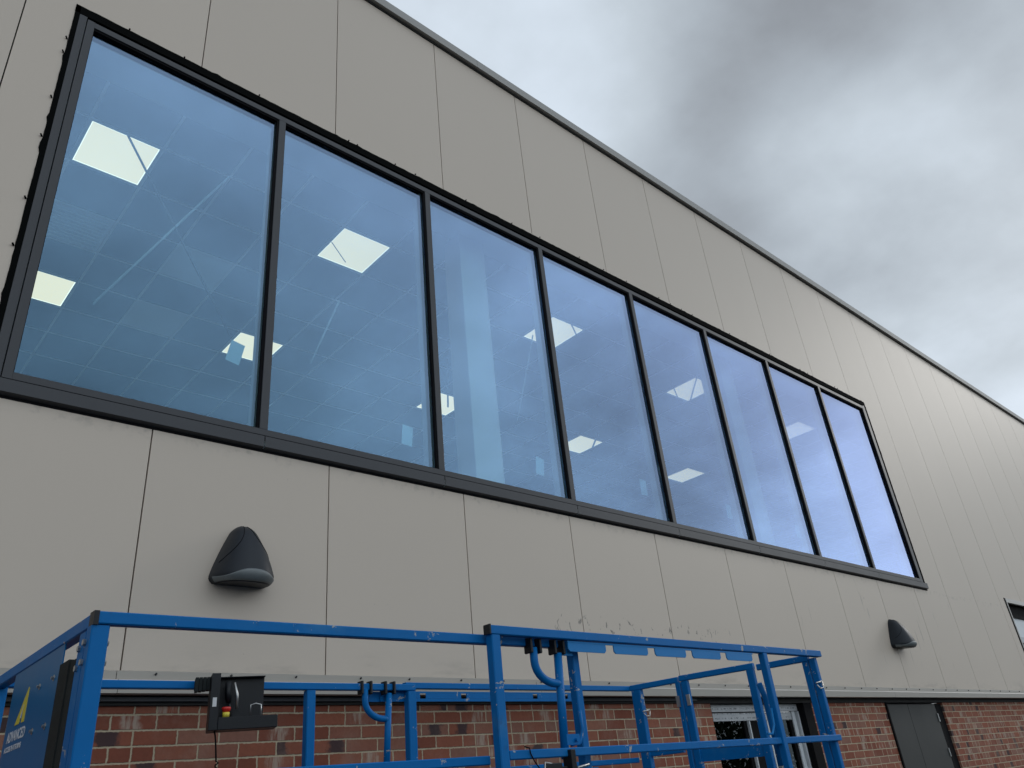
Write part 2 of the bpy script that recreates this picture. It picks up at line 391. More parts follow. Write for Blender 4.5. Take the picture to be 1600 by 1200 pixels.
# dark backing behind the joints, in strips round the openings
m = MB()
for (x0, x1, z0, z1) in ((XL, WX0-.03, ZB, ZT), (WX0-.03, WX1+.03, WZ1+.03, ZT), (WX0-.03, WX1+.03, ZB, WZ0-.03), (WX1+.03, SX0-.03, ZB, ZT),
                         (SX0-.03, SX1+.03, SZ1+.03, ZT), (SX0-.03, SX1+.03, ZB, SZ0-.03), (SX1+.03, XR, ZB, ZT)):
    m.box(x0, x1, .063, .10, z0, z1)
m.build('panel_backing', 'joint', B)
# parapet coping in lengths with a thin joint, and a solid dark strip for the shadow below
m = MB(); x = XL
xs = [XL] + [1.27*1.2*1.2 + 1.17 + 3.0*i for i in range(-3, 14)]
xs = [XL] + [3.0*i + 2.99 for i in range(-3, 13) if XL < 3.0*i + 2.99 < XR] + [XR]
for a, b in zip(xs, xs[1:]):
    m.add([(a+.0015, -.05, 9.055), (b-.0015, -.05, 9.055), (b-.0015, -.05, 9.17), (a+.0015, -.05, 9.17), (a+.0015, .30, 9.20), (b-.0015, .30, 9.20), (a+.0015, .30, 9.055), (b-.0015, .30, 9.055)],
          [(0, 1, 2, 3), (3, 2, 5, 4), (4, 5, 7, 6), (6, 7, 1, 0), (0, 3, 4, 6), (1, 7, 5, 2)])
m.build('parapet_coping', 'coping', B)
MB().box(XL, XR, -.012, .28, 9.030, 9.052).build('shadow_gap_strip', 'joint', B)
MB().box(XL, XR, .30, 14, 8.6, 8.9).build('flat_roof', 'flash', B)
# drip flashing over the brickwork
m = MB()
xs = [XL] + [3.0*i - .02 for i in range(-2, 14) if XL < 3.0*i - .02 < XR] + [XR]
for a, b in zip(xs, xs[1:]):
    a += .0015; b -= .0015
    m.add([(a, -.002, 2.372), (b, -.002, 2.372), (a, -.012, 2.368), (b, -.012, 2.368), (a, -.014, 2.322), (b, -.014, 2.322), (a, -.052, 2.320), (b, -.052, 2.320)], [(0, 1, 3, 2), (2, 3, 5, 4), (4, 5, 7, 6)], 'flash')
    m.add([(a, -.052, 2.320), (b, -.052, 2.320), (a, -.062, 2.311), (b, -.062, 2.311)], [(0, 1, 3, 2)], 'flashlip')  # lip colour lightened to stand in for sky light on its slope
    m.add([(a, -.062, 2.311), (b, -.062, 2.311), (a, -.062, 2.252), (b, -.062, 2.252), (a, -.03, 2.247), (b, -.03, 2.247)], [(0, 1, 3, 2), (2, 3, 5, 4)], 'flash')
fl = m.build('drip_flashing', 'flash', B)
m = MB(); x = XL + .2
while x < 24:
    m.tube([(x, -.010, 2.352), (x, -.022, 2.356)], .006, 6); x += .41 + random.uniform(-.04, .04)
m.each('fixing_screw', 'black', B)
MB().box(XL, 5.0, .005, .028, 2.222, 2.243).build('brick_head_channel', 'frame', B)
MB().box(XL, XR, .03, .12, 2.205, 2.36).build('cavity_closer', 'joint', B)
# brick wall with the openings
GW = (5.25, 7.05, .9, 2.2); GD = (8.86, 10.60, 0.0, 2.2)
m = MB(); xs = [XL, GW[0], GW[1], GD[0], GD[1], XR]
for i in range(5):
    a, b = xs[i], xs[i+1]
    if i == 1: m.box(a, b, .05, .16, 0, GW[2])
    elif i == 3: continue
    else: m.box(a, b, .05, .16, 0, 2.204)
m.build('brick_wall', 'brick', B)

# strip window: frame with panes, sill, gasket as sub-parts
P = 1.495; MX = .671; MWD = .057
ZG0, ZG1 = 3.925, 6.775             # glass bottom, top
FL, FR = -.772, MX + 7*P            # glass left, right limits
m = MB()
yf = -.006
m.box(FL-.05, FL, yf, .0295, ZG0-.045, ZG1+.055)                      # inner left stile
m.box(FR, FR+.05, yf, .0295, ZG0-.045, ZG1+.055)
m.box(FL, FR, yf, .0295, ZG1, ZG1+.052)                                # head
m.box(FL, FR, yf, .0295, ZG0-.045, ZG0)                                # bottom rail
for i in range(7): m.box(MX+i*P, MX+i*P+MWD, yf, .0295, ZG0, ZG1)
m.box(FL-.105, FL-.055, yf+.004, .05, 3.872, ZG1+.075)               # outer flanges
m.box(FR+.055, FR+.105, yf+.004, .05, 3.872, ZG1+.075)
WN = m.build('strip_window', 'frame', B, bevel=.002)
# deep interior halves of the mullions
m = MB()
for i in range(7): m.box(MX+i*P+.004, MX+i*P+MWD-.004, .055, .195, ZG0, ZG1+.05)
m.box(FL-.05, FL-.004, .055, .195, ZG0, ZG1+.05); m.box(FR+.004, FR+.05, .055, .195, ZG0, ZG1+.05)
m.each('inner_mullion', 'mullin', WN)
# gasket lines round each pane, proud of nothing, with shade of the rebate sides painted black
m = MB()
edges = [FL] + [MX+i*P for i in range(7)] + [FR]
for i in range(8):
    a = FL if i == 0 else MX+(i-1)*P+MWD; b = edges[i+1] if i < 7 else FR
    for r in ((a, a+.004, ZG0, ZG1), (b-.016, b, ZG0, ZG1), (a+.004, b-.016, ZG1-.018, ZG1), (a+.004, b-.016, ZG0, ZG0+.004)):
        m.box(r[0], r[1], .002, .029, r[2], r[3])
m.build('rebate_gasket_shade', 'gasket', WN)
for i in range(8):
    a = FL if i == 0 else MX+(i-1)*P+MWD; b = edges[i+1] if i < 7 else FR
    MB().box(a-.002, b+.002, .030, .053, ZG0-.004, ZG1+.004).build('glass_pane', 'glass', WN)
m = MB(); js = [WX0+.0] + [MX+i*P+MWD/2 for i in range(7)] + [WX1-.02]
for a, b in zip(js, js[1:]):
    m.add([(a+.003, .05, 3.872), (b-.003, .05, 3.872), (a+.003, -.012, 3.868), (b-.003, -.012, 3.868), (a+.003, -.035, 3.862), (b-.003, -.035, 3.862),
           (a+.003, -.035, 3.786), (b-.003, -.035, 3.786), (a+.003, .0, 3.775), (b-.003, .0, 3.775)],
          [(0, 1, 3, 2), (2, 3, 5, 4), (4, 5, 7, 6), (6, 7, 9, 8)])
m.build('pressed_sill', 'frame', WN)
m = MB()
m.box(WX0+.01, WX1-.01, -.001, .045, 3.758, 3.784); m.box(FL-.11, FR+.11, -.002, .046, 3.866, 3.8785)  # lower black strip paints the shadow under the sill
m.build('sill_seal_and_shadow', 'gasket', WN)
# ragged membrane in the gap round the frame
def ragged(p0, p1, wdt, side, seed):
    rr = random.Random(seed); p0, p1 = Vector(p0), Vector(p1); L = (p1-p0).length; n = int(L/.045); d = (p1-p0)/n
    outer = []; nrm = Vector(side)
    for i in range(n+1):
        j = rr.uniform(-.0022, .0022) + (.008 if rr.random() < .06 else 0)
        outer.append(p0 + d*i + nrm*(wdt+j))
    inner = [p0 + d*i for i in range(n+1)]
    vs = []; 
    for y in (-.004, .06):
        vs += [(p[0], y, p[1]) for p in inner] + [(p[0], y, p[1]) for p in outer]
    N = n+1; fs = []
    for i in range(n):
        fs += [(i, i+1, N+i+1, N+i), (2*N+i, 3*N+i, 3*N+i+1, 2*N+i+1), (N+i, N+i+1, 3*N+i+1, 3*N+i), (i, 2*N+i, 2*N+i+1, i+1)]
    fs += [(0, N, 3*N, 2*N), (n, 2*N+n, 3*N+n, N+n)]
    return vs, fs
m = MB()
m.add(*ragged((FL-.108, 3.86), (FL-.108, 6.92), .030, (-1, 0), 3))
m.add(*ragged((FL-.14, 6.853), (FR+.14, 6.853), .075, (0, 1), 4))
m.add(*ragged((FR+.108, 3.79), (FR+.108, 6.853), .05, (1, 0), 5))
for (x, z) in [(-.925, zz) for zz in (3.98, 4.31, 4.74, 5.10, 5.62, 5.97, 6.41, 6.55)]:
    m.tube([(x+.008, -.002, z), (x-.002, -.018, z+.004)], .006, 6)
x = -.55
while x < 11.2:
    z = 6.929 + random.uniform(0, .008); m.tube([(x, -.004, z), (x, -.014, z+.004)], .006, 6); x += random.choice((.09, .23, .41, .62, .85))
m.build('membrane_surround', 'membrane', WN)
MB().box(FL-.14, FR+.14, .055, .10, 6.842, 6.92).build('head_closer', 'gasket', WN)
# faint blue paper stickers on the inside of the panes
def sticker(cx, cz, tilt):
    w_, h_ = .05, .085; c, s_ = math.cos(tilt), math.sin(tilt); vs = []
    for y in (.0545, .0555):
        vs += [(cx+x*c-z*s_, y, cz+x*s_+z*c) for x, z in ((-w_, -h_), (w_, -h_), (w_, h_), (-w_, h_))]
    MB().add(vs, [(0, 1, 2, 3), (7, 6, 5, 4), (0, 4, 5, 1), (1, 5, 6, 2), (2, 6, 7, 3), (3, 7, 4, 0)]).build('pane_sticker', 'sticker', WN)
for cx, cz, t in ((.487, 4.482, -.2), (1.914, 4.181, -.1), (3.362, 4.209, -.12), (4.84, 4.27, -.05), (6.36, 4.25, -.08), (7.86, 4.22, -.1)): sticker(cx, cz, t)

# small window at the far right
m = MB()
m.box(SX0+.06, SX1, -.012, .04, SZ1-.075, SZ1-.004); m.box(SX0+.055, SX0+.085, -.012, .04, SZ0, SZ1-.0755)
SW = m.build('side_window', 'flashlip', B); tag(SW)
m = MB(); m.box(SX0, SX0+.052, -.004, .05, SZ0, SZ1); m.box(SX0+.088, SX1, .085, .118, SZ1-.30, SZ1-.077); m.box(SX0+.09, SX0+.14, .09, .16, SZ0, SZ1-.1); m.box(SX0, SX1, -.004, .2, SZ0-.03, SZ0-.002)  # wide band below the head stands in for shading in the opening
m.build('black_trim_shading', 'gasket', SW)
m = MB(); m.box(SX0+.145, SX1, .12, .17, SZ1-.20, SZ1-.101); m.box(SX0+.145, SX1, .12, .17, 3.34, 3.40); m.box(SX0+.145, SX0+.19, .12, .17, SZ0, SZ1-.2)
m.each('window_bar', 'frame', SW)
MB().box(SX0+.1, SX1, .14, .15, SZ0, SZ1-.15).build('glass_pane', 'glass2', SW)
MB().box(SX0-.05, SX1+.05, .5, .55, SZ0-.1, SZ1+.1).build('dark_room_backing', 'dark', SW)  # dark sheet stands in for the unlit room behind

# ground floor window, still in its protective film
x0, x1, z0, z1 = GW
m = MB(); m.box(x0, x1, .10, .18, 2.205, 2.25); m.box(x1-.17, x1-.002, .02, .2, z0, 2.204); m.box(x0+.002, x0+.02, .06, .2, z0, 2.204)
GWO = m.build('ground_floor_window', 'gasket', B)
m = MB(); m.box(x0+.022, x1-.172, .10, .16, 2.135, 2.198); m.box(x0+.04, x0+.70, .115, .165, 2.055, 2.125); m.box(x0+1.0, x1-.30, .115, .165, 2.055, 2.125)
m.box(x0+.70, x0+1.0, .117, .165, 2.055, 2.125)
m.each('film_wrapped_rail', 'film', GWO)
m = MB(); m.box(x0+.022, x0+.036, .095, .165, z0, 2.13); m.box(x0+.66, x0+.675, .095, .16, z0, 2.05); m.box(x1-.285, x1-.225, .11, .16, z0, 2.13); m.box(x1-.20, x1-.175, .09, .16, z0, 2.13)
m.box(x0+.98, x0+1.0, .095, .16, z0, 2.05)
m.each('white_stile', 'whiteframe', GWO)
m = MB(); m.box(x0+.6, x0+.655, .12, .16, z0, 2.05); m.box(x0+.68, x0+.97, .12, .16, z0, 2.05); m.box(x1-.35, x1-.29, .12, .16, z0, 2.05)
m.each('dark_stile', 'gasket', GWO)
MB().box(x0+.04, x0+.6, .135, .145, z0, 2.054).build('glass_pane', 'glass2', GWO)
MB().box(x0+1.001, x1-.351, .135, .145, z0, 2.054).build('glass_pane', 'glass2', GWO)
MB().box(x0, x1, .6, .64, z0-.1, 2.3).build('dark_room_backing', 'dark', GWO)  # unlit room drawn as a dark sheet

# double door
x0, x1, z0, z1 = GD
m = MB(); m.box(x0+.001, x0+.03, .03, .18, 0, 2.19); m.box(x1-.20, x1-.002, .075, .18, 0, 2.19); m.box(x0+.03, x1-.2, .04, .18, 2.196, 2.25)
D = m.build('door_frame', 'gasket', B)
mid = 9.56
d1 = MB().box(x0+.034, mid-.004, .075, .12, .02, 2.19).build('door_leaf', 'door', B); d2 = MB().box(mid+.004, x1-.204, .075, .12, .02, 2.19).build('door_leaf', 'door', B)
m = MB()
for z in (2.02, 1.60, .5): m.tube([(x1-.21, .066, z-.05), (x1-.21, .066, z+.05)], .008, 8)
m.each('hinge', 'steel', d2)

# interior seen through the glass
ZC = 6.895
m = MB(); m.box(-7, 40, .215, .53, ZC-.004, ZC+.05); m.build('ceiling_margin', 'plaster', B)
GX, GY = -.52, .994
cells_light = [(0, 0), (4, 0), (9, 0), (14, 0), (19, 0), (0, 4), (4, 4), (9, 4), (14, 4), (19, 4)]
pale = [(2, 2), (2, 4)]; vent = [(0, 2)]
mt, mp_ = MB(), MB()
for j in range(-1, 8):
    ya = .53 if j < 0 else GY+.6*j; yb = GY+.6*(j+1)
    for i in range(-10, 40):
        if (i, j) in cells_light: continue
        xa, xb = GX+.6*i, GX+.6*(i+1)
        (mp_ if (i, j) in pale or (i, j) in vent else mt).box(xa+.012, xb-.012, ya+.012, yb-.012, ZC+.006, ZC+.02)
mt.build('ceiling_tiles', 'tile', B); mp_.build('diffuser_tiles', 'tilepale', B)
m = MB()
for i in range(-10, 41): m.box(GX+.6*i-.0115, GX+.6*i+.0115, .53, GY+.6*8, ZC, ZC+.004)
m.build('ceiling_grid', 'grid', B)
m = MB()
for j in range(0, 9):
    for i in range(-10, 40): m.box(GX+.6*i+.012, GX+.6*(i+1)-.012, GY+.6*j-.0115, GY+.6*j+.0115, ZC, ZC+.004)
m.build('ceiling_cross_bars', 'grid', B)
m = MB()
for q in range(9): m.box(GX+.05, GX+.55, GY+1.2+.08+q*.055, GY+1.2+.10+q*.055, ZC-.006, ZC+.004)
m.each('vent_slat', 'grid', B)
YB = GY + .6*8
m = MB()
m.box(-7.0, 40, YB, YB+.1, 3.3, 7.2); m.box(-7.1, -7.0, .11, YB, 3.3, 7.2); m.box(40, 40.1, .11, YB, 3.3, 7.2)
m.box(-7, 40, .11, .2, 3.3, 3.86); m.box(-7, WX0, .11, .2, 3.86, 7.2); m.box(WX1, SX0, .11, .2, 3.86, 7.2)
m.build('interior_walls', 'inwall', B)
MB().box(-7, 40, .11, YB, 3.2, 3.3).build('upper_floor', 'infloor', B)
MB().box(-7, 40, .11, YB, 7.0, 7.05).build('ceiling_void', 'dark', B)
MB().box(2.90, 3.24, .40, .66, 3.3, ZC-.004).build('column', 'colpaint', B, bevel=.01)
MB().box(7.56, 7.88, .40, .66, 3.3, ZC-.004).build('column', 'colpaint', B, bevel=.01)

# recessed ceiling lights: things of their own
LL = {(0, 0): 'largest lit square ceiling light, upper left of the first window pane', (4, 0): 'lit square ceiling light in the upper middle of the second pane',
      (9, 0): 'lit square ceiling light cut by the mullion between third and fourth panes', (14, 0): 'lit square ceiling light in the upper part of the fifth pane',
      (19, 0): 'lit square ceiling light seen through the seventh pane', (0, 4): 'lit square ceiling light at the left edge of the first pane, lower down',
      (4, 4): 'lit square ceiling light behind the mullion between first and second panes', (9, 4): 'lit square ceiling light low behind the mullion between second and third panes',
      (14, 4): 'lit square ceiling light low in the fourth pane', (19, 4): 'lit square ceiling light low in the fifth pane'}
def make_light(cx, cy, label):
    t = empty('ceiling_light', (cx, cy, ZC), label, 'ceiling light', 'square ceiling lights behind the strip window')
    m = MB(); h = .298; q = .276
    for (a, b, c, d) in ((-h, h, -h, -q), (-h, h, q, h), (-h, -q, -q, q), (q, h, -q, q)): m.box(cx+a, cx+b, cy+c, cy+d, ZC-.003, ZC+.012)
    m.build('frame', 'ledframe', t)
    MB().box(cx-q, cx+q, cy-q, cy+q, ZC+.002, ZC+.01).build('diffuser', 'led', t)
    m = MB(); r = q-.008
    for (a, b, c, d) in ((-q, q, -q, -r), (-q, q, r, q), (-q, -r, -r, r), (r, q, -r, r)): m.box(cx+a, cx+b, cy+c, cy+d, ZC-.0005, ZC+.0015)
    m.build('edge_glow', 'ledrim', t)
for (i, j), lb in LL.items(): make_light(GX+.6*i+.3, GY+.6*j+.3, lb)

# thin tie rods and wires hanging crosswise just inside the glazing
RODS = [((-.322, 6.403), (.62, 4.893), .009, 'darksteel', 'longer thin rod crossing the first pane from its big light down to the right'),
        ((.50, 6.45), (-.344, 4.822), .009, 'palerod', 'thin rod crossing the first pane down to the left'),
        ((1.465, 6.18), (1.612, 6.013), .004, 'darksteel', 'short thin wire in front of the light in the second pane'),
        ((1.552, 5.571), (1.295, 4.859), .008, 'palerod', 'faint leaning rod in the middle of the second pane'),
        ((3.189, 6.397), (2.914, 5.633), .007, 'darksteel', 'upper thin rod leaning across the column in the third pane'),
        ((2.981, 5.959), (3.228, 4.813), .008, 'darksteel', 'lower thin rod leaning across the column in the third pane'),
        ((2.727, 5.35), (2.701, 4.828), .008, 'darksteel', 'near vertical rod hanging at the left of the third pane'),
        ((3.949, 6.03), (3.57, 4.882), .007, 'palerod', 'pale rod leaning at the right of the third pane'),
        ((4.60, 6.45), (4.70, 6.25), .008, 'darksteel', 'short rod across the light in the fourth pane'),
        ((6.43, 6.18), (6.54, 5.86), .008, 'darksteel', 'left one of two rods across the light in the fifth pane'),
        ((7.12, 6.48), (6.78, 5.97), .010, 'darksteel', 'right one of two rods across the light in the fifth pane'),
        ((4.80, 5.05), (4.62, 4.78), .010, 'darksteel', 'short rod across the low light in the fourth pane')]
for a, b, r, mt_, lb in RODS:
    o = MB().tube([(a[0], .5, a[1]), (b[0], .5, b[1])], r, 8).build('tie_rod', mt_, None, True)
    tag(o, lb, 'rod', 'thin rods hanging inside the strip window')

# ------------------------------------------------------------ wall lights
def make_wall_light(cx, cz, label):
    t = empty('wall_light', (cx, 0, cz), label, 'wall light', 'wedge shaped wall lights on the cladding')
    H = .37; z0 = cz-.165
    def cap(v): return math.sqrt(max(0, 1-((v-.84)/.165)**2)) if v > .84 else 1
    def hw(v): return .19*(1-.74*v**1.3) * cap(v) * (1 - .16*(max(0, .12-v)/.12)**2)
    def pr(v): return .045*cap(v) + .195*(1-v**1.7)**.85*(1 - .18*(max(0, .14-v)/.14)**2)
    def pt(v, u, off=0):      # u in 0..1 across
        th = math.pi*u; c, s = math.cos(th), math.sin(th)
        x = -math.copysign(abs(c)**.72, c)*(hw(v)+off); y = -(abs(s)**.85)*(pr(v)+off)
        return (cx+x, y, z0 + v*H - .020*s*(1-v)**2)
    nv, nu = 26, 36
    vs = [pt(i/nv, j/nu) for i in range(nv+1) for j in range(nu+1)]
    fs = [(i*(nu+1)+j, i*(nu+1)+j+1, (i+1)*(nu+1)+j+1, (i+1)*(nu+1)+j) for i in range(nv) for j in range(nu)]
    fs += [tuple(range(nu+1))[::-1], tuple(range(nv*(nu+1), (nv+1)*(nu+1)))]
    MB().add(vs, fs).build('housing', 'lamp', t, True)
    # wavy topped lens wrapping the lower front
    def wave(u): q = (u-.5)/.5; return .115*math.exp(-(q*2.8)**2) + .050 + .05*abs(q)**4
    nu2, nv2 = 40, 5; u0, u1 = .06, .94; vs = []
    for off in (.004, -.004):
        for i in range(nv2+1):
            for j in range(nu2+1):
                u = u0+(u1-u0)*j/nu2; vs.append(pt(.004+(wave(u)-.004)*i/nv2, u, off))
    q = (nv2+1)*(nu2+1); fs = []
    for i in range(nv2):
        for j in range(nu2):
            a = i*(nu2+1)+j; fs += [(a, a+1, a+nu2+2, a+nu2+1), (q+a, q+a+nu2+1, q+a+nu2+2, q+a+1)]
    for j in range(nu2):
        a = nv2*(nu2+1)+j; fs += [(j, q+j, q+j+1, j+1), (a, a+1, q+a+1, q+a)]
    MB().add(vs, fs).build('lens', 'lens', t, True)
    lo = [pt(.0, j/30) for j in range(31)]; ctr = Vector((cx, -.10, 0)); vs = []
    for dz in (-.0035, -.0005):
        vs += [(ctr.x+(p[0]-ctr.x)*.93, ctr.y+(p[1]-ctr.y)*.93, p[2]+dz) for p in lo]
    MB().add(vs, [tuple(range(31))[::-1], tuple(range(31, 62))] + [(j, (j+1) % 31, 31+(j+1) % 31, 31+j) for j in range(31)]).build('base_plate', 'lamp', t)
    # two sculpted seams on the shell
    m = MB()
    for sg in (-1, 1):
        pts = []
        for i in range(19):
            s_ = i/18; v = .96-.60*s_; u = .5+sg*(.06+.05*s_+.30*s_**2.6)
            pts.append(pt(v-.06*s_**3, u, .0005))
        m.tube(pts, .0022, 6)
    m.build('shell_seam', 'gasket', t, True)
make_wall_light(.60, 3.03, 'larger charcoal wedge wall light below the left part of the strip window')
make_wall_light(9.62, 3.03, 'smaller distant charcoal wedge wall light near the right end of the strip window')

# ------------------------------------------------------------ scissor lift
T = empty('scissor_lift', (1.6, -1.15, 0), 'blue scissor lift platform with guard rails parked in front of the wall', 'scissor lift')
def bar(name, a, b, w=.04, h=None, mat='blue', parent=T, up=(0, 0, 1)):
    return MB().bar(a, b, w, h, up, None, .004).build(name, mat, parent)
NY, BY = -1.80, -.52
xl = -.648
ZM = 2.243
# main section rails
bar('top_rail', (xl, NY+.02, ZM-.018), (1.50, NY+.02, ZM-.008), .04, .040)
bar('top_rail', (xl+.0, BY, ZM-.022), (1.49, BY, ZM-.020), .04, .036)
bar('top_rail', (xl+.02, NY+.041, ZM-.022), (xl+.02, BY-.02, ZM-.022), .04, .045)
bar('mid_rail', (xl+.05, NY+.02, 1.745), (.955, NY+.02, 1.745), .03, .035)
bar('mid_rail', (xl, BY, 1.745), (1.43, BY, 1.745), .03, .035)
bar('corner_post', (xl+.027, NY+.03, ZM-.041), (xl+.027, NY+.03, 1.0), .055, .05)
MB().box(xl+.000, xl+.012, NY+.058, NY+.12, 1.0, ZM-.05).build('post_flange', 'blue', T)
bar('post', (xl+.025, BY, ZM-.041), (xl+.025, BY, 1.0), .045)
bar('post', (.813, BY, ZM-.041), (.813, BY, 1.0), .05, .045)
bar('post', (1.462, BY, ZM-.041), (1.462, BY, 1.0), .055, .05)
bar('post', (1.560, NY+.04, ZM-.004), (1.556, NY+.04, 1.0), .044, .045)
# dark plastic plug in the open tube ends
MB().box(xl-.0005, xl+.0155, NY-.002, NY+.0425, ZM-.041, ZM+.003).build('tube_plug', 'black', T)
MB().box(.945, .953, NY-.066, NY-.022, 2.243, 2.285).build('tube_plug', 'black', T)
# extension section rails, outside the main ones
EY = NY-.043; EB = -.335
bar('top_rail', (.953, EY, 2.262), (3.905, EY+.02, 2.266), .04, .040)
bar('top_rail', (1.55, EB, 2.262), (3.665, EB, 2.262), .04, .036)
bar('mid_rail', (1.012, EY+.004, 1.756), (3.895, EY+.024, 1.748), .035, .036)
bar('mid_rail', (1.643, EB, 1.76), (3.64, EB, 1.76), .03, .035)
bar('post', (.983, EY+.004, 2.241), (.983, EY+.004, 1.0), .05, .045)
bar('post', (3.185, EY+.012, 2.243), (3.185, EY+.012, 1.0), .042, .042)
bar('post', (3.862, EY+.05, 2.243), (3.862, EY+.05, 1.0), .036, .045)
bar('post', (3.858, EY+.10, 2.243), (3.858, EY+.10, 1.0), .036, .045)
bar('post', (3.06, EB, 2.241), (3.06, EB, 1.0), .045)
# end of the platform: two gate frames and the fixed corner
def ex(y): return 3.86 + (y+1.8)*(-.2/1.47)
bar('end_rail', (ex(-1.77), -1.77, 2.248), (ex(-1.40), -1.40, 2.248), .035, .04)
bar('end_rail', (ex(-1.375), -1.375, 2.262), (ex(-.785), -.785, 2.268), .035, .04)
bar('end_rail', (ex(-.77), -.77, 2.262), (ex(-.355), -.355, 2.262), .035, .04)
for y, wd in ((-1.345, .055), (-.822, .056), (-.766, .040)): bar('gate_post', (ex(y), y, 2.245), (ex(y), y, 1.0), .035, wd, up=(0, 1, 0))
bar('corner_post', (ex(-.40), -.405, 2.241), (ex(-.40), -.405, 1.0), .045, .085)
bar('end_rail', (ex(-.72), -.72, 1.79), (ex(-.44), -.44, 1.79), .03, .035)
MB().bar((ex(-1.32), -1.32, 1.735), (ex(-.83), -.83, 1.745), .012, .09).build('gate_plate', 'blue', T)
# slotted locating plate below the extension rail, and its twin at the back
def slotted(xa, xb, y, ztop, zbot, pitch, gap, mat, name):
    m = MB(); m.box(xa, xb, y-.003, y+.003, ztop-.009, ztop); x = xa
    while x < xb-.02:
        e = min(x+pitch-gap, xb); c = .012
        m.prism([(x, ztop-.0095), (x, zbot+c), (x+c, zbot), (e-c, zbot), (e, zbot+c), (e, ztop-.0095)], y-.003, y+.003)
        x += pitch
    return m.build(name, mat, T)
slotted(1.448, 3.05, EY+.0, 2.239, 2.190, .330, .060, 'slot', 'slotted_plate')
m = MB(); m.box(1.27, 2.88, BY+.02, BY+.026, 2.196, 2.206); m.box(1.27, 2.88, BY+.02, BY+.026, 2.150, 2.166)
x = 1.27
for xh in (1.57, 1.88, 2.19, 2.49, 2.78, 2.90):
    m.box(x, min(xh-.022, 2.88), BY+.02, BY+.026, 2.1665, 2.1955); x = xh+.022
m.build('slotted_plate', 'blue', T)
MB().box(1.20, 1.43, BY+.03, BY+.036, 2.15, 2.204).build('bracket_plate', 'blue', T)
# lock levers: a straight drop tube with a curved handle, near and far
def lever(x0, y, ztop, zbot, sx, near):
    r = .0195 if near else .0185
    d = .155*sx
    MB().tube([(x0+.003, y, ztop), (x0-.022, y, zbot)], r, 16).build('drop_tube', 'blue', T, True)
    pts = [(x0-d, y, ztop+.02), (x0-d, y, ztop-.04)]
    for i in range(1, 11):
        a = i/10*math.pi/2; pts.append((x0-d+(d-.03)*(1-math.cos(a)), y, ztop-.04-.095*math.sin(a)))
    pts.append((x0-.008, y, ztop-.137))
    h = MB().tube(pts, r*.95, 16).build('curved_handle', 'blue', T, True)
    m = MB()
    for xx in (x0, x0-d):
        m.bar((xx-.036, y, ztop+.028), (xx-.022, y, ztop+.028), .05, .07); m.bar((xx+.022, y, ztop+.028), (xx+.036, y, ztop+.028), .05, .07)
    m.each('pivot_cheek', 'black', T, bevel=.004)
    return h
lever(1.405, NY-.01, 2.185, 1.73, 1, True)
lever(1.305, BY-.01, 2.19, 1.76, 1, False)
MB().box(1.43, 1.50, NY-.02, NY-.012, 2.175, 2.24).build('bracket_plate', 'slot', T)
m = MB(); m.box(1.385, 1.47, NY-.03, NY-.022, 1.785, 1.83); m.tube([(1.44, NY-.045, 1.805), (1.44, NY-.03, 1.805)], .008, 8)
m.build('latch_bracket', 'blue', T)
m = MB(); m.tube([(1.50, NY-.02, 1.93), (1.505, NY-.02, 1.85), (1.48, NY-.02, 1.795), (1.42, NY-.02, 1.785)], .008, 8); m.build('bent_rod', 'blue', T, True)
m = MB(); m.tube([(3.16, EY+.02, 1.93), (3.15, EY+.02, 1.84), (3.11, EY+.02, 1.79), (3.06, EY+.02, 1.79)], .007, 8); m.build('bent_rod', 'slot', T, True)
m = MB(); m.tube([(3.20, EY+.09, 2.08), (3.235, EY+.09, 2.0), (3.24, EY+.09, 1.85), (3.24, EY+.09, 1.62)], .018, 10); m.build('bent_rod', 'blue', T, True)
# black switch gear and cable under the near mid rail
m = MB(); m.box(1.15, 1.34, NY-.06, NY+.02, 1.64, 1.70); m.box(1.355, 1.385, NY-.075, NY-.02, 1.62, 1.765); m.box(1.2, 1.3, NY-.07, NY-.055, 1.66, 1.715)
m.build('latch_block', 'black', T, False, .003)
m = MB(); m.tube([(1.20, NY-.065, 1.72), (1.19, NY-.067, 1.665), (1.26, NY-.067, 1.66), (1.265, NY-.065, 1.71), (1.2, NY-.065, 1.72)], .003, 6)
m.tube([(1.40, NY-.06, 1.69), (1.47, NY-.065, 1.70)], .006, 8); m.build('spring_clip', 'steel', T, True)
m = MB(); pts = [(1.09+.02*i+.01*math.sin(i*1.9), NY-.062-.003*math.cos(i), 1.785-.022*i+.02*math.sin(i*.9)) for i in range(7)]; m.tube(pts, .003, 6)
m.build('loose_cable', 'gasket', T, True)
bar('lower_rail', (1.01, NY+.03, 1.675), (1.62, NY+.03, 1.675), .03, .03)
# spring pins on the posts
def pin(x, y, z, s=1):
    m = MB(); m.tube([(x-.035*s, y-.03, z-.01), (x-.02*s, y-.04, z-.035), (x+.02*s, y-.04, z-.03), (x+.04*s, y-.03, z+.01)], .004, 6)
    m.tube([(x-.04*s, y-.03, z), (x+.035*s, y-.03, z+.012)], .006, 6); m.build('spring_pin', 'steel', T, True)
pin(ex(-1.70)-.03, EY+.05, 2.08); pin(ex(-.42)-.02, -.45, 2.08)
m = MB()
for y in (-.84, -.755): m.bar((ex(y)-.022, y, 2.075), (ex(y)-.022, y, 2.15), .008, .03)
m.each('hinge', 'steel', T)
m = MB()
for z in (2.155, 2.095): m.tube([(xl-.01, NY+.045, z), (xl+.0, NY+.045, z)], .010, 6); m.tube([(xl-.008, NY+.10, z-.01), (xl+.0, NY+.10, z-.01)], .010, 6); m.tube([(xl+.05, NY+.05, z), (xl+.068, NY+.05, z)], .009, 6)
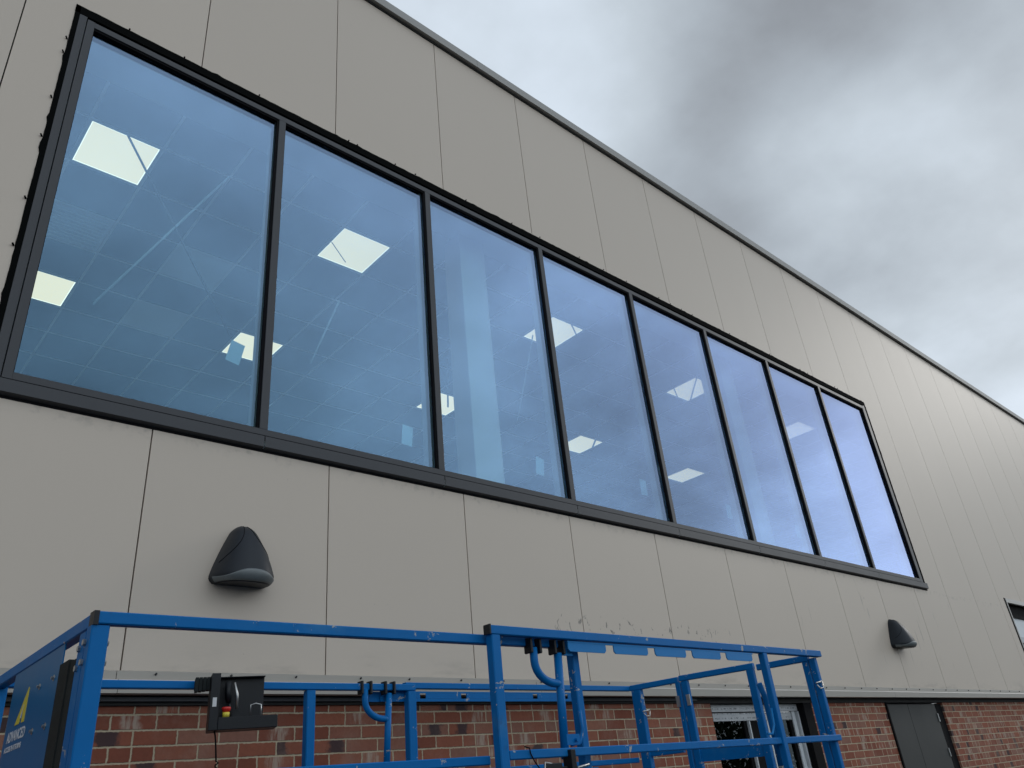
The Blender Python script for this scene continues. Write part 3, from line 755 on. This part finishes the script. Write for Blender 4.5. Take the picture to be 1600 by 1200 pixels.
m.tube([(xl+.05, NY+.05, 2.04), (xl+.064, NY+.05, 2.04)], .009, 6)
m.each('clamp_bolt', 'steel', T)
# end panel with decal, and rubber edge strip
EPX = xl+.004
pn = MB().box(EPX, EPX+.004, -1.50, -.86, 1.25, 2.215).build('end_panel', 'endplate', T)
m = MB()
for (y, z) in ((-1.428, 2.10), (-1.257, 2.098), (-1.419, 1.95), (-1.262, 1.952)):
    m.tube([(EPX-.009, y, z), (EPX, y, z)], .0055, 6); m.tube([(EPX-.0015, y, z), (EPX, y, z)], .011, 10)
m.each('panel_screw', 'steel', pn, step=2)
m = MB(); m.box(xl-.004, xl+.03, -1.615, -1.512, 1.0, 2.128); m.box(xl+.0, xl+.03, -1.675, -1.619, 1.0, 2.120)
m.each('rubber_edge_strip', 'rubber', T)
def text_part(body, size, y_left, z, name, mat, parent, squeeze=1.0):
    cu = bpy.data.curves.new(name, 'FONT'); cu.body = body; cu.size = size; cu.extrude = .0004; cu.offset = size*.02
    tmp = bpy.data.objects.new(name, cu); col.objects.link(tmp)
    dg = bpy.context.evaluated_depsgraph_get(); me = bpy.data.meshes.new_from_object(tmp.evaluated_get(dg))
    bpy.data.objects.remove(tmp)
    # text x runs along -y (towards the viewer's right), text y runs up
    for v in me.vertices: v.co = Vector((EPX-.0012-v.co.z*.5, y_left - v.co.x*squeeze, z + v.co.y))
    me.materials.clear(); me.materials.append(MAT[mat])
    o = bpy.data.objects.new(name, me); col.objects.link(o); o.parent = parent; o.matrix_parent_inverse = Matrix.Translation(-world_loc(parent)); return o
text_part('ADVANCED', .050, -.915, 1.948, 'lettering', 'white', pn, .92)
text_part('ACCESS PLATFORMS', .026, -.905, 1.915, 'lettering', 'white', pn, .98)
# triangular emblem: tall right-angled triangle with an inner slit
yy = lambda t: -1.0 - t
poly = [(0, 2.003), (.118, 2.0035), (.118, 2.108)]
vs = []
def tri(pts, x0, x1):
    n = len(pts); return [(x0, yy(a), z) for a, z in pts] + [(x1, yy(a), z) for a, z in pts], [tuple(range(n)), tuple(range(n, 2*n))[::-1]] + [(i, n+i, n+(i+1) % n, (i+1) % n) for i in range(n)]
m = MB(); m.add(*tri([(-.01, 2.001), (.052, 2.001), (.074, 2.04), (.082, 2.04), (.082, 2.001), (.118, 2.001), (.118, 2.118), (.108, 2.118)], EPX-.0014, EPX)); m.build('emblem', 'yellow', pn)
m = MB(); m.add(*tri([(.060, 2.02), (.066, 2.018), (.084, 2.062), (.078, 2.062)], EPX-.0021, EPX-.0001)); m.build('emblem_mark', 'white', pn)
# control box hooked on the far rail
def control_box():
    cb = bpy.data.objects.new('control_box', None)
    A = .32; c, s_ = math.cos(-A), math.sin(-A); ox, oy = .245, BY-.09
    def tr(mb):
        mb.v = [(ox - .012 + .9*(x*c - y*s_), oy + .9*(x*s_ + y*c), 2.252 + .89*(z-2.268)) for x, y, z in mb.v]; return mb
    m = MB()
    m.box(0, .045, -.09, .06, 1.985, 2.268); m.box(.0455, .285, .045, .06, 2.02, 2.262); m.box(.0455, .285, -.0, .0445, 2.256, 2.262)
    m.box(.0455, .345, -.09, .044, 1.985, 2.047)
    body = tr(m).build('control_box', 'black', T, False, .004)
    m = MB()
    for i in range(4): m.box(-.075+i*.019, -.059+i*.019, -.01, .05, 2.19+.002*i, 2.262)
    m.box(-.077, -.001, .0, .045, 2.2, 2.255); tr(m).build('rail_clamp', 'rubber', body)
    m = MB(); m.tube([(.10, -.02, 2.048), (.105, -.02, 2.10), (.098, -.02, 2.13)], [.02, .008, .008], 10); m.tube([(.098, -.02, 2.125), (.092, -.022, 2.17), (.09, -.025, 2.232)], [.014, .018, .016], 12)
    tr(m).build('joystick', 'black', body, True)
    m = MB(); m.tube([(.122, -.035, 2.225), (.138, -.035, 2.16), (.14, -.03, 2.09)], [.005, .008, .006], 8); tr(m).build('trigger_guard', 'steel', body, True)
    m = MB(); m.tube([(.085, -.06, 2.048), (.085, -.06, 2.072)], [.017, .019], 16, 'yellow'); m.tube([(.085, -.06, 2.0725), (.085, -.06, 2.09), (.085, -.06, 2.098)], [.016, .024, .022], 16, 'red')
    tr(m).build('stop_button', 'red', body, True)
    m = MB(); m.tube([(.21, -.05, 2.048), (.21, -.05, 2.105), (.235, -.05, 2.112), (.262, -.05, 2.105), (.262, -.05, 2.048)], .004, 8); tr(m).build('switch_guard', 'steel', body, True)
    m = MB(); m.box(.012, .032, -.0925, -.0902, 2.10, 2.145); tr(m).build('small_label', 'label', body)
    m = MB(); pts = []
    for i in range(40):
        t = i/39; z = 1.985 - .35*t; a = i*2.2; k_ = 0 if t < .42 else .011
        pts.append((.035 + .035*t**.6 + k_*math.cos(a), -.04 + k_*math.sin(a), z))
    m.tube(pts, .0042, 6); tr(m).build('coiled_cable', 'gasket', body, True)
control_box()
# deck, toe boards, scissor arms, chassis, wheels (below the picture)
MB().box(xl+.03, 1.62, NY+.05, BY-.03, 1.10, 1.14).build('deck', 'darksteel', T)
MB().box(1.625, 3.62, NY+.06, BY-.03, 1.115, 1.15).build('extension_deck', 'darksteel', T)
m = MB(); m.box(xl+.03, 3.6, NY+.03, NY+.045, 1.0, 1.28); m.box(xl+.03, 3.6, BY-.02, BY-.005, 1.0, 1.28); m.build('toe_board', 'blue', T)
for y in (NY+.2, BY-.2):
    for q in range(2):
        z0 = .62+q*.22
        MB().bar((-.4, y, z0), (2.0, y, z0+.22), .05, .09).build('scissor_arm', 'blue', T); MB().bar((-.4, y+.06, z0+.22), (2.0, y+.06, z0), .05, .09).build('scissor_arm', 'blue', T)
MB().box(-.55, 2.3, NY+.12, BY-.12, .3, .58).build('chassis', 'blue', T, False, .02)
for x in (-.1, 1.85):
    for y in (NY+.05, BY-.05):
        m = MB(); m.tube([(x, y-.09, .31), (x, y-.075, .31), (x, y+.075, .31), (x, y+.09, .31)], [.26, .31, .31, .26], 28); wh = m.build('wheel', 'tyre', T, True)
        m = MB(); m.tube([(x, y-.094, .31), (x, y+.094, .31)], .15, 20); m.build('rim', 'steel', wh)

# ------------------------------------------------------------ wood mirrored in the lower glass, behind the viewer
def wood():
    rr = random.Random(11); vs, fs = [], []
    for c in range(70):
        cx = rr.uniform(8, 75); cy = rr.uniform(-34, -24); h = rr.uniform(5.0, 9.5); r = rr.uniform(1.6, 3.0)
        for q in range(260):
            a, b_, t = rr.uniform(0, 6.283), math.acos(rr.uniform(-1, 1)), rr.random()**.4
            p = Vector((cx+r*t*math.sin(b_)*math.cos(a), cy+r*t*math.sin(b_)*math.sin(a), max(.3, h*.55 + h*.5*t*math.cos(b_))))
            d = Vector((rr.uniform(-1, 1), rr.uniform(-1, 1), rr.uniform(-1, 1))).normalized(); e = d.orthogonal().normalized(); sz = rr.uniform(.10, .28); o = len(vs)
            vs += [p-d*sz, p+e*sz*.5, p+d*sz, p-e*sz*.5]; fs.append((o, o+1, o+2, o+3))
    m = MB(); m.add(vs, fs)
    o = m.build('wood', 'leaf'); tag(o, 'belt of leafy trees mirrored dimly in the ground floor window', 'wood', kind='stuff')
wood()
